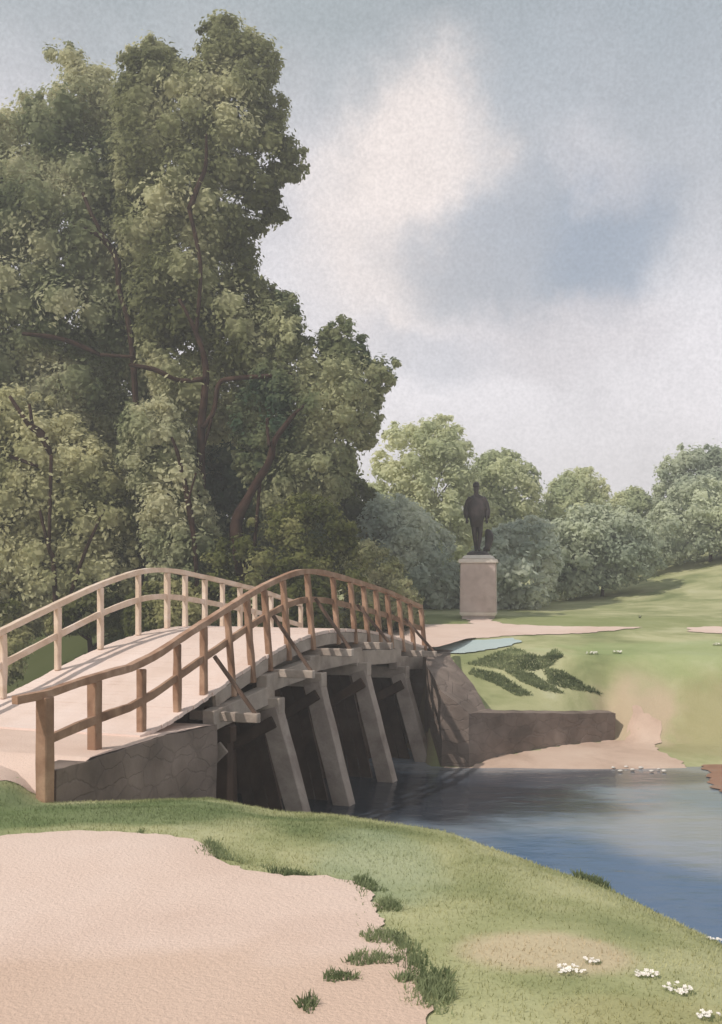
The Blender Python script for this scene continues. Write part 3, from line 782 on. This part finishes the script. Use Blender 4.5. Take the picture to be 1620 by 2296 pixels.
tree('broadleaf_tree', [(430, 130), (440, 60), (500, 5), (560, 50), (620, 90), (640, 140), (618, 200), (668, 220), (642, 280), (695, 335), (704, 400), (630, 425), (655, 490), (590, 530), (590, 600), (640, 650),
      (690, 750), (640, 900), (560, 1000), (450, 1000), (320, 880), (270, 700), (240, 400), (250, 160), (270, 110), (340, 70), (390, 100)],
     33.5, 2.2, 230, 12, 70, 'lf_main', 'tallest broadleaf tree behind the footbridge, its crown reaching the top of the picture',
     trunk=[(462, 1420, 26), (460, 1270, 24), (452, 1100, 20), (452, 960, 18), (462, 830, 15), (440, 745, 11), (402, 670, 7)],
     branches=[[(456, 960, 12), (480, 920, 10), (492, 860, 11), (530, 848, 11), (600, 843, 10), (655, 838, 5)],
               [(460, 850, 12), (400, 852, 10), (345, 828, 12), (290, 818, 7)],
               [(425, 470, 13), (445, 415, 12), (462, 370, 9), (463, 300, 5)], [(452, 1020, 8), (475, 940, 6)],
               [(440, 745, 9), (450, 600, 9), (425, 470, 10)]], dens=6.5)
tree('broadleaf_tree', [(-230, 320), (-100, 260), (0, 235), (40, 205), (95, 195), (115, 170), (82, 110), (120, 82), (175, 88), (205, 135), (270, 150), (330, 190), (390, 400), (400, 800), (340, 950), (150, 960), (-230, 960)],
     35.0, 2.4, 220, 12, 80, 'lf_left', 'broad tree at the left edge with forked limbs bending left over the woods',
     trunk=[(318, 1420, 20), (316, 1260, 18), (314, 1080, 17), (308, 960, 14), (292, 745, 13), (268, 650, 12), (262, 580, 15), (225, 530, 14), (165, 505, 8)],
     branches=[[(245, 550, 10), (208, 485, 9), (186, 432, 8)], [(225, 795, 9), (140, 760, 12), (50, 748, 8)],
               [(300, 800, 7), (225, 795, 8)], [(314, 1010, 9), (285, 985, 8), (270, 975, 5)]], dens=6.5)
tree('broadleaf_tree', [(560, 820), (600, 640), (640, 645), (672, 662), (692, 752), (760, 700), (818, 722), (832, 790), (898, 800), (912, 858), (862, 885), (872, 1000), (812, 1012), (792, 1100), (740, 1160), (600, 1180), (520, 1050), (500, 920)],
     32.5, 2.0, 150, 10, 55, 'lf_right', 'dark green tree leaning right above the crest of the footbridge',
     trunk=[(556, 1420, 26), (545, 1290, 30), (530, 1180, 30), (560, 1110, 18), (604, 1035, 17), (618, 985, 14), (664, 925, 9)],
     branches=[[(604, 1000, 8), (600, 960, 8), (600, 938, 9)], [(585, 1060, 7), (570, 1240, 9)], [(664, 925, 7), (705, 890, 4)]], dens=7.0)
tree('young_tree', [(-220, 1420), (-230, 900), (-60, 850), (60, 860), (150, 900), (240, 980), (300, 1080), (320, 1250), (300, 1420)],
     32.0, 1.6, 130, 16, 70, 'lf_light', 'pale green young tree with thin forked stems left of the footbridge railing',
     trunk=[(135, 1420, 14), (122, 1290, 11), (110, 1230, 9), (88, 1140, 6)],
     branches=[[(160, 1330, 9), (190, 1240, 8), (234, 1142, 5)], [(115, 1020, 9), (92, 975, 22), (60, 945, 12), (22, 888, 7)], [(72, 950, 9), (66, 905, 6)], [(110, 1230, 7), (115, 1020, 8)], [(85, 1045, 8), (20, 1022, 9)]], dens=6.5)
tree('slender_tree', [(340, 1400), (300, 1150), (250, 1000), (270, 900), (380, 880), (430, 960), (470, 1100), (520, 1250), (540, 1400)],
     31.5, 1.4, 100, 14, 55, 'lf_left', 'slender tree with a dark leaning stem between the tallest tree and the forked one',
     trunk=[(452, 1420, 18), (440, 1270, 10), (425, 1140, 15), (402, 1030, 9), (385, 980, 6)], branches=[[(420, 1130, 5), (440, 1060, 4)]], dens=6.5)
SH = [([(-330, 1470), (-300, 1200), (-150, 1180), (0, 1230), (80, 1380), (90, 1500), (0, 1560), (-200, 1560)], 31.2, 'lf_dark', 'wide dark shrub on the far bank behind the leftmost pale railing post'),
      ([(430, 1420), (440, 1250), (500, 1180), (580, 1150), (650, 1090), (740, 1110), (800, 1170), (830, 1260), (850, 1420)], 30.6, 'lf_dark', 'dark olive thicket behind the crest of the near railing'),
      ([(-150, 1440), (-120, 1260), (-30, 1230), (60, 1250), (110, 1330), (130, 1440)], 32.6, 'lf_dark', 'dark shrub at the left edge seen through the pale railing'),
      ([(90, 1430), (110, 1330), (170, 1290), (240, 1290), (290, 1340), (310, 1430)], 31.4, 'lf_dark', 'dark shrub below the thin forked stems behind the pale railing'),
      ([(270, 1430), (280, 1330), (340, 1300), (420, 1290), (470, 1330), (480, 1430)], 30.4, 'lf_dark', 'dark shrub behind the crest of the pale railing'),
      ([(760, 1420), (770, 1240), (820, 1200), (880, 1230), (930, 1300), (960, 1360), (950, 1420)], 32.6, 'lf_main', 'olive shrub behind the far end of the near railing'),
      ([(560, 1420), (570, 1330), (640, 1290), (720, 1290), (760, 1330), (770, 1420)], 29.6, 'lf_dark', 'low dark shrub seen between the railing posts at the bridge crest')]
for poly, y, mt, lb in SH:
    tree('shrub', poly, y, 1.0, 55, 12, 42, mt, lb, 'shrub', size=.10, dens=7.0, group='shrubs along the far bank')
WD = [([(-300, 1330), (-330, 800), (-150, 700), (0, 720), (90, 900), (100, 1330)], 41, 'lf_left', 'pale woodland tree far behind the left edge of the footbridge'),
      ([(60, 1330), (40, 950), (100, 800), (230, 780), (310, 900), (330, 1330)], 40, 'lf_light', 'light woodland tree behind the forked trunk'),
      ([(240, 1330), (250, 950), (320, 830), (430, 830), (510, 960), (520, 1330)], 41.5, 'lf_left', 'woodland tree filling the gap behind the tallest trunk'),
      ([(440, 1330), (430, 1000), (520, 880), (640, 860), (720, 960), (740, 1330)], 40.5, 'lf_right', 'woodland tree behind the trunk that leans right'),
      ([(650, 1330), (650, 1150), (700, 1050), (780, 1030), (850, 1100), (900, 1200), (900, 1330)], 43, 'lf_dark', 'low woodland tree behind the crest of the near railing')]
for poly, y, mt, lb in WD:
    tree('woodland_tree', poly, y, 2.0, 90, 14, 75, mt, lb, 'tree', size=.16, dens=6.5, group='woodland trees in the second row')
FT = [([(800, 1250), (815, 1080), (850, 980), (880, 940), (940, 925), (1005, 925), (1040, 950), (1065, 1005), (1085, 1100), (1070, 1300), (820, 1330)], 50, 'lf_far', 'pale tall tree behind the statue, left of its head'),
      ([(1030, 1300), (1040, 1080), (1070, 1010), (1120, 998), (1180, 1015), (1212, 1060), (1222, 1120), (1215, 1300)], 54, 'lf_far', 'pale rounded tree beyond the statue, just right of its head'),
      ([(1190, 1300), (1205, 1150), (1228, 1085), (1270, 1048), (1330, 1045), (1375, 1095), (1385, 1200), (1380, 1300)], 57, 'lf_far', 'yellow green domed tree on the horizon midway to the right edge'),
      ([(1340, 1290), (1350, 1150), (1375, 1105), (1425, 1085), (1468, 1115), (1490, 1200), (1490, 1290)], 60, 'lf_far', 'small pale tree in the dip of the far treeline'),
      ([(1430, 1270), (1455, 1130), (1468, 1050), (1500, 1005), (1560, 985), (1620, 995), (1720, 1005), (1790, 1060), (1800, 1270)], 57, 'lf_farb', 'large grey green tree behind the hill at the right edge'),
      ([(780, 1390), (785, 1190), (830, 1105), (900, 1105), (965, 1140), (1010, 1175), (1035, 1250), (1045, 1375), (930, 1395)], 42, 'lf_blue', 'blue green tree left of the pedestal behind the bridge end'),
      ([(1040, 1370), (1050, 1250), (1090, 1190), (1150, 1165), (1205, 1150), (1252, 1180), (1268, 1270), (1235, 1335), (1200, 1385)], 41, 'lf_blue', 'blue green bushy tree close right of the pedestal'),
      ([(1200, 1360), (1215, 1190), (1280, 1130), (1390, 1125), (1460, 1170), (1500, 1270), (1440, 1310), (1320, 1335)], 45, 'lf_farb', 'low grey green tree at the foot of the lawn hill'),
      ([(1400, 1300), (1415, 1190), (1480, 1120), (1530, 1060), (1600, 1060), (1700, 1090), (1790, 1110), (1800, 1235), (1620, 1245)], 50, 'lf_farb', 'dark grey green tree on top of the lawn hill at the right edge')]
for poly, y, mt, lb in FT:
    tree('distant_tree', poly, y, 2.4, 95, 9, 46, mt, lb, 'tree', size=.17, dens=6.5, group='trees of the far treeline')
# more woods outside the frame so the place goes on to both sides
for u, y, hgt, mt, lb in ((-420, 38, 14, 'lf_left', 'tree of the woods outside the left edge'), (1960, 52, 8, 'lf_farb', 'tree of the far treeline outside the right edge')):
    v0 = 1290 - (hgt - 1.5) / y * F
    tree('distant_tree', [(u - 190, 1330), (u - 200, v0 + 200), (u - 60, v0), (u + 100, v0 + 20), (u + 200, v0 + 220), (u + 180, 1330)], y, 2.4, 70, 14, 80, mt, lb, 'tree', size=.2, dens=1.6)

# ------------------------------------------------------------------ grass, tufts, flowers
def blades(name, X, Y, h, wd, mat, parent=None, lift=0, lean=.5):
    n = len(X); Z = ground(X, Y) + lift
    a = npr.random(n) * 2 * np.pi; hh = h * (.5 + npr.random(n)); ln = hh * lean * npr.random(n)
    dx, dy = np.cos(a), np.sin(a); b = a + npr.normal(size=n) * 1.5; lx, ly = np.cos(b) * ln, np.sin(b) * ln
    P = np.stack([X, Y, Z - .005], 1); S = np.stack([dx, dy, 0 * dx], 1) * (wd * (.6 + .8 * npr.random(n)))[:, None]
    T = P + np.stack([lx, ly, hh], 1); Mid = P + np.stack([lx * .35, ly * .35, hh * .55], 1)
    V = np.stack([P - S, P + S, T + S * .15, T - S * .15], 1)
    return quads_mesh(name, V, mat, parent, npr.random(n))
path_poly = fore
gx = npr.uniform(-5.2, 3.6, 220000); gy = npr.uniform(3.6, 12.6, 220000)
nb = np.interp(gx, NB[:, 0], NB[:, 1])
nzv = np.sin(gx * 2.1 + 3 * np.sin(gy * 1.3)) * np.cos(gy * 1.7 + gx) 
keep = (gy < nb + .25) & ~in_poly(gx, gy, path_poly) & ~in_poly(gx, gy, appr) & (np.abs(gx / gy) < .42) & (npr.random(len(gx)) < .55 + .35 * nzv)
tag(blades('grass', gx[keep], gy[keep], .022, .0035, M['grass'], None, 0, .9), kind='stuff')
# longer fringe along the path's edge, its dark colour standing for the edge shadow
fx, fy = [], []
ed = fore[:18]
for a, b in zip(ed[:-1], ed[1:]):
    n = int(math.hypot(b[0] - a[0], b[1] - a[1]) * 900)
    t = npr.random(n); fx.append(a[0] + (b[0] - a[0]) * t + npr.normal(size=n) * .05); fy.append(a[1] + (b[1] - a[1]) * t + np.abs(npr.normal(size=n)) * .09)
fx = np.concatenate(fx); fy = np.concatenate(fy)
k2 = (np.sin(fx * 5) * np.cos(fy * 3.1 + fx * 2) > -.1) & (fx > -1.9)
tag(blades('edge_grass', fx[k2], fy[k2], .035, .007, M['lf_sedge'], None, 0, .9), kind='stuff')

def tuft(name, u, v, z0, w_, d_, n, h, mat, label, cat, group, wd=.007):
    x, y = onz(u, v, z0)
    a = npr.random(n) * 2 * np.pi; r = np.sqrt(npr.random(n)) * (1 + .25 * np.sin(a * 3 + u))
    X = x + np.cos(a) * r * w_; Y = y + np.sin(a) * r * d_
    root = empty(name, (x, y, float(ground(x, y))), label, cat, group)
    blades('blades' if cat != 'flowers' else 'leaves', X, Y, h, wd, mat, root, .01, 1.1)
    return root, x, y
G = 'grass tufts growing on the path'
for u, v, w_, d_, lb in ((855, 2112, .13, .10, 'wide dark grass tuft at the bend of the path edge'), (832, 2165, .15, .10, 'largest dark grass tuft lying on the sandy path'),
                         (905, 2212, .045, .05, 'tiny round grass tuft between the path edge and the wide tuft'), (762, 2205, .10, .07, 'left grass tuft out on the sandy path'),
                         (690, 2265, .05, .10, 'small pale grass tuft lowest on the sandy path'), (985, 2225, .09, .22, 'dark upright grass tuft at the path border by the bottom edge'),
                         (870, 2035, .08, .14, 'olive grass tuft hanging over the right path border')):
    tuft('grass_tuft', u, v, 0, w_, d_, int(16000 * w_ * d_) + 60, .035, M['lf_sedge'], lb, 'grass tuft', G)
tuft('sedge_clump', 1370, 1955, -.3, .26, .16, 2600, .05, M['lf_sedge'], 'dark green sedge clump on the brink of the near bank above the water', 'sedge', None)
# tree shadow streaks on the far lawn, modelled as dark sedge
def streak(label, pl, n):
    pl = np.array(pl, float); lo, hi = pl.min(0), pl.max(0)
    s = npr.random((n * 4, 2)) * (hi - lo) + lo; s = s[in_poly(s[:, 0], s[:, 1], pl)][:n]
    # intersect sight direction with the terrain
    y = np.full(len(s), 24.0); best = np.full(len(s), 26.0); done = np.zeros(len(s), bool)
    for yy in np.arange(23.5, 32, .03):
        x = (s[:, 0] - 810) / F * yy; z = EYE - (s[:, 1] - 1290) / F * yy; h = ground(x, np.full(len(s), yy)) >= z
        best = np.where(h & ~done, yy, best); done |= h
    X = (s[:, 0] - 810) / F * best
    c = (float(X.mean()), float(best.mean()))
    root = empty('shadow_sedge', (c[0], c[1], float(ground(*c))), label, 'sedge', 'tree shadows on the far lawn modelled as sedge')
    blades('blades', X, best, .06, .02, M['lf_sedge'], root, -.02, 1.3)  # dark sedge blades standing for the tree shadow
streak('broad tree shadow beside the small pond, modelled as dark sedge', [(1045, 1490), (1150, 1452), (1215, 1475), (1245, 1455), (1265, 1470), (1230, 1500), (1150, 1510), (1110, 1500)], 5200)
streak('left slanting streak of tree shadow below the pond, modelled as dark sedge', [(1060, 1500), (1120, 1512), (1195, 1560), (1160, 1562), (1110, 1535), (1050, 1512)], 2400)
streak('middle slanting streak of tree shadow below the pond, modelled as dark sedge', [(1130, 1505), (1190, 1510), (1265, 1556), (1225, 1552), (1170, 1530)], 2000)
streak('right long pointed streak of tree shadow on the far lawn, modelled as dark sedge', [(1220, 1500), (1260, 1505), (1352, 1560), (1290, 1548), (1230, 1535)], 2200)

def flowers(u, v, z0, label, n, spread, s, grp, far=False):
    if far:
        for yy in np.arange(23.5, 40, .03):
            x = (u - 810) / F * yy
            if float(ground(x, yy)) >= EYE - (v - 1290) / F * yy: break
        y = float(yy)
    else: x, y = onz(u, v, z0)
    g = float(ground(x, y)); root = empty('flower_clump', (x, y, g), label, 'wildflowers', grp)
    a = npr.random(90) * 6.28; r = np.sqrt(npr.random(90)) * spread
    blades('leaves', x + np.cos(a) * r, y + np.sin(a) * r * .7, s * 1.6, s * .12, M['lf_sedge'], root, 0, .8)
    for i in range(n):
        bm = bmesh.new()
        aa = rnd.uniform(0, 6.28); rr = spread * math.sqrt(rnd.random()); px, py = x + math.cos(aa) * rr, y + math.sin(aa) * rr * .7
        h = g + s * rnd.uniform(.8, 2.0); R_ = s * rnd.uniform(.45, .85); tilt = Vector((rnd.uniform(-.4, .4), rnd.uniform(-.9, .1), 1)).normalized()
        t1_ = tilt.cross(Vector((1, 0, 0))).normalized(); t2_ = tilt.cross(t1_); c = bm.verts.new((px, py, h))
        for k_ in range(5):
            f0, f1 = k_ * 1.257, k_ * 1.257 + .95
            vs = [bm.verts.new(Vector((px, py, h)) + (t1_ * math.cos(f) + t2_ * math.sin(f)) * R_ * q + tilt * R_ * .25) for f, q in ((f0, .9), ((f0 + f1) / 2, 1.1), (f1, .9))]
            bm.faces.new([c] + vs)
        from_bm('bloom', bm, M['white'], root)
FG = 'white wildflowers in the near grass'
flowers(1280, 2190, 0, 'white wildflower clump left of the two near the bottom right corner', 26, .085, .016, FG)
flowers(1332, 2165, 0, 'small white wildflower clump just above its larger neighbour in the near grass', 14, .05, .014, FG)
flowers(1450, 2192, 0, 'middle white wildflower clump of the near grass', 24, .07, .016, FG)
flowers(1525, 2225, 0, 'long white wildflower clump near the bottom right corner', 30, .09, .016, FG)
flowers(1590, 2285, 0, 'white wildflower clump cut by the bottom right corner', 20, .06, .016, FG)
flowers(1600, 2082, -.2, 'white wildflowers on the near bank at the right edge', 12, .05, .014, FG)
FG = 'white wildflowers on the far lawn'
flowers(1330, 1468, 0, 'left white flower patch on the far lawn', 16, .16, .035, FG, True)
flowers(1385, 1466, 0, 'right white flower patch on the far lawn', 12, .12, .035, FG, True)
flowers(1610, 1448, 0, 'white flower patch on the far lawn at the right edge', 14, .14, .035, FG, True)
flowers(1436, 1386, 0, 'single white bloom in the grass behind the far path', 2, .03, .045, FG, True)

def sparkle(x, y, z, r, label, group=None):  # small white stones modelled in place of sparkles on the water's edge
    bm = bmesh.new(); bmesh.ops.create_icosphere(bm, subdivisions=2, radius=r)
    for v in bm.verts: v.co = Vector((v.co.x * 1.3, v.co.y, v.co.z * .6)) * (1 + rnd.uniform(-.15, .15)) + Vector((x, y, z))
    return tag(from_bm('sparkle', bm, M['sparkle'], None, True), label, 'sparkle', group)
for i, u in enumerate((1376, 1392, 1405, 1419, 1438, 1462, 1478, 1490)):
    x, y = onz(u, 1722 + rnd.uniform(-5, 6), -1.86); sparkle(x, y, -1.87, rnd.uniform(.025, .05), 'white sparkle at the water line below the far bank, modelled as a small stone', 'white sparkles at the water line modelled as stones')
# ------------------------------------------------------------------ air
hz = bpy.data.meshes.new('haze')
x0, x1, y0_, y1_, z0_, z1_ = -165, 165, -70, 215, -5, 24
hz.from_pydata([(x0, y0_, z0_), (x1, y0_, z0_), (x1, y1_, z0_), (x0, y1_, z0_), (x0, y0_, z1_), (x1, y0_, z1_), (x1, y1_, z1_), (x0, y1_, z1_)], [],
               [(0, 3, 2, 1), (4, 5, 6, 7), (0, 1, 5, 4), (1, 2, 6, 5), (2, 3, 7, 6), (3, 0, 4, 7)])
hm = bpy.data.materials.new('haze'); hm.use_nodes = True
t_ = NT(hm.node_tree)
pv = t_.n('ShaderNodeVolumePrincipled', ins={'Color': (.97, .96, .94, 1), 'Density': .0042, 'Anisotropy': .2})
t_.t.links.new(pv.outputs[0], t_.n('ShaderNodeOutputMaterial').inputs['Volume'])
tag(link('haze', hz, hm), kind='stuff')
print('faces', sum(len(o.data.polygons) for o in COL.objects if o.type == 'MESH'))
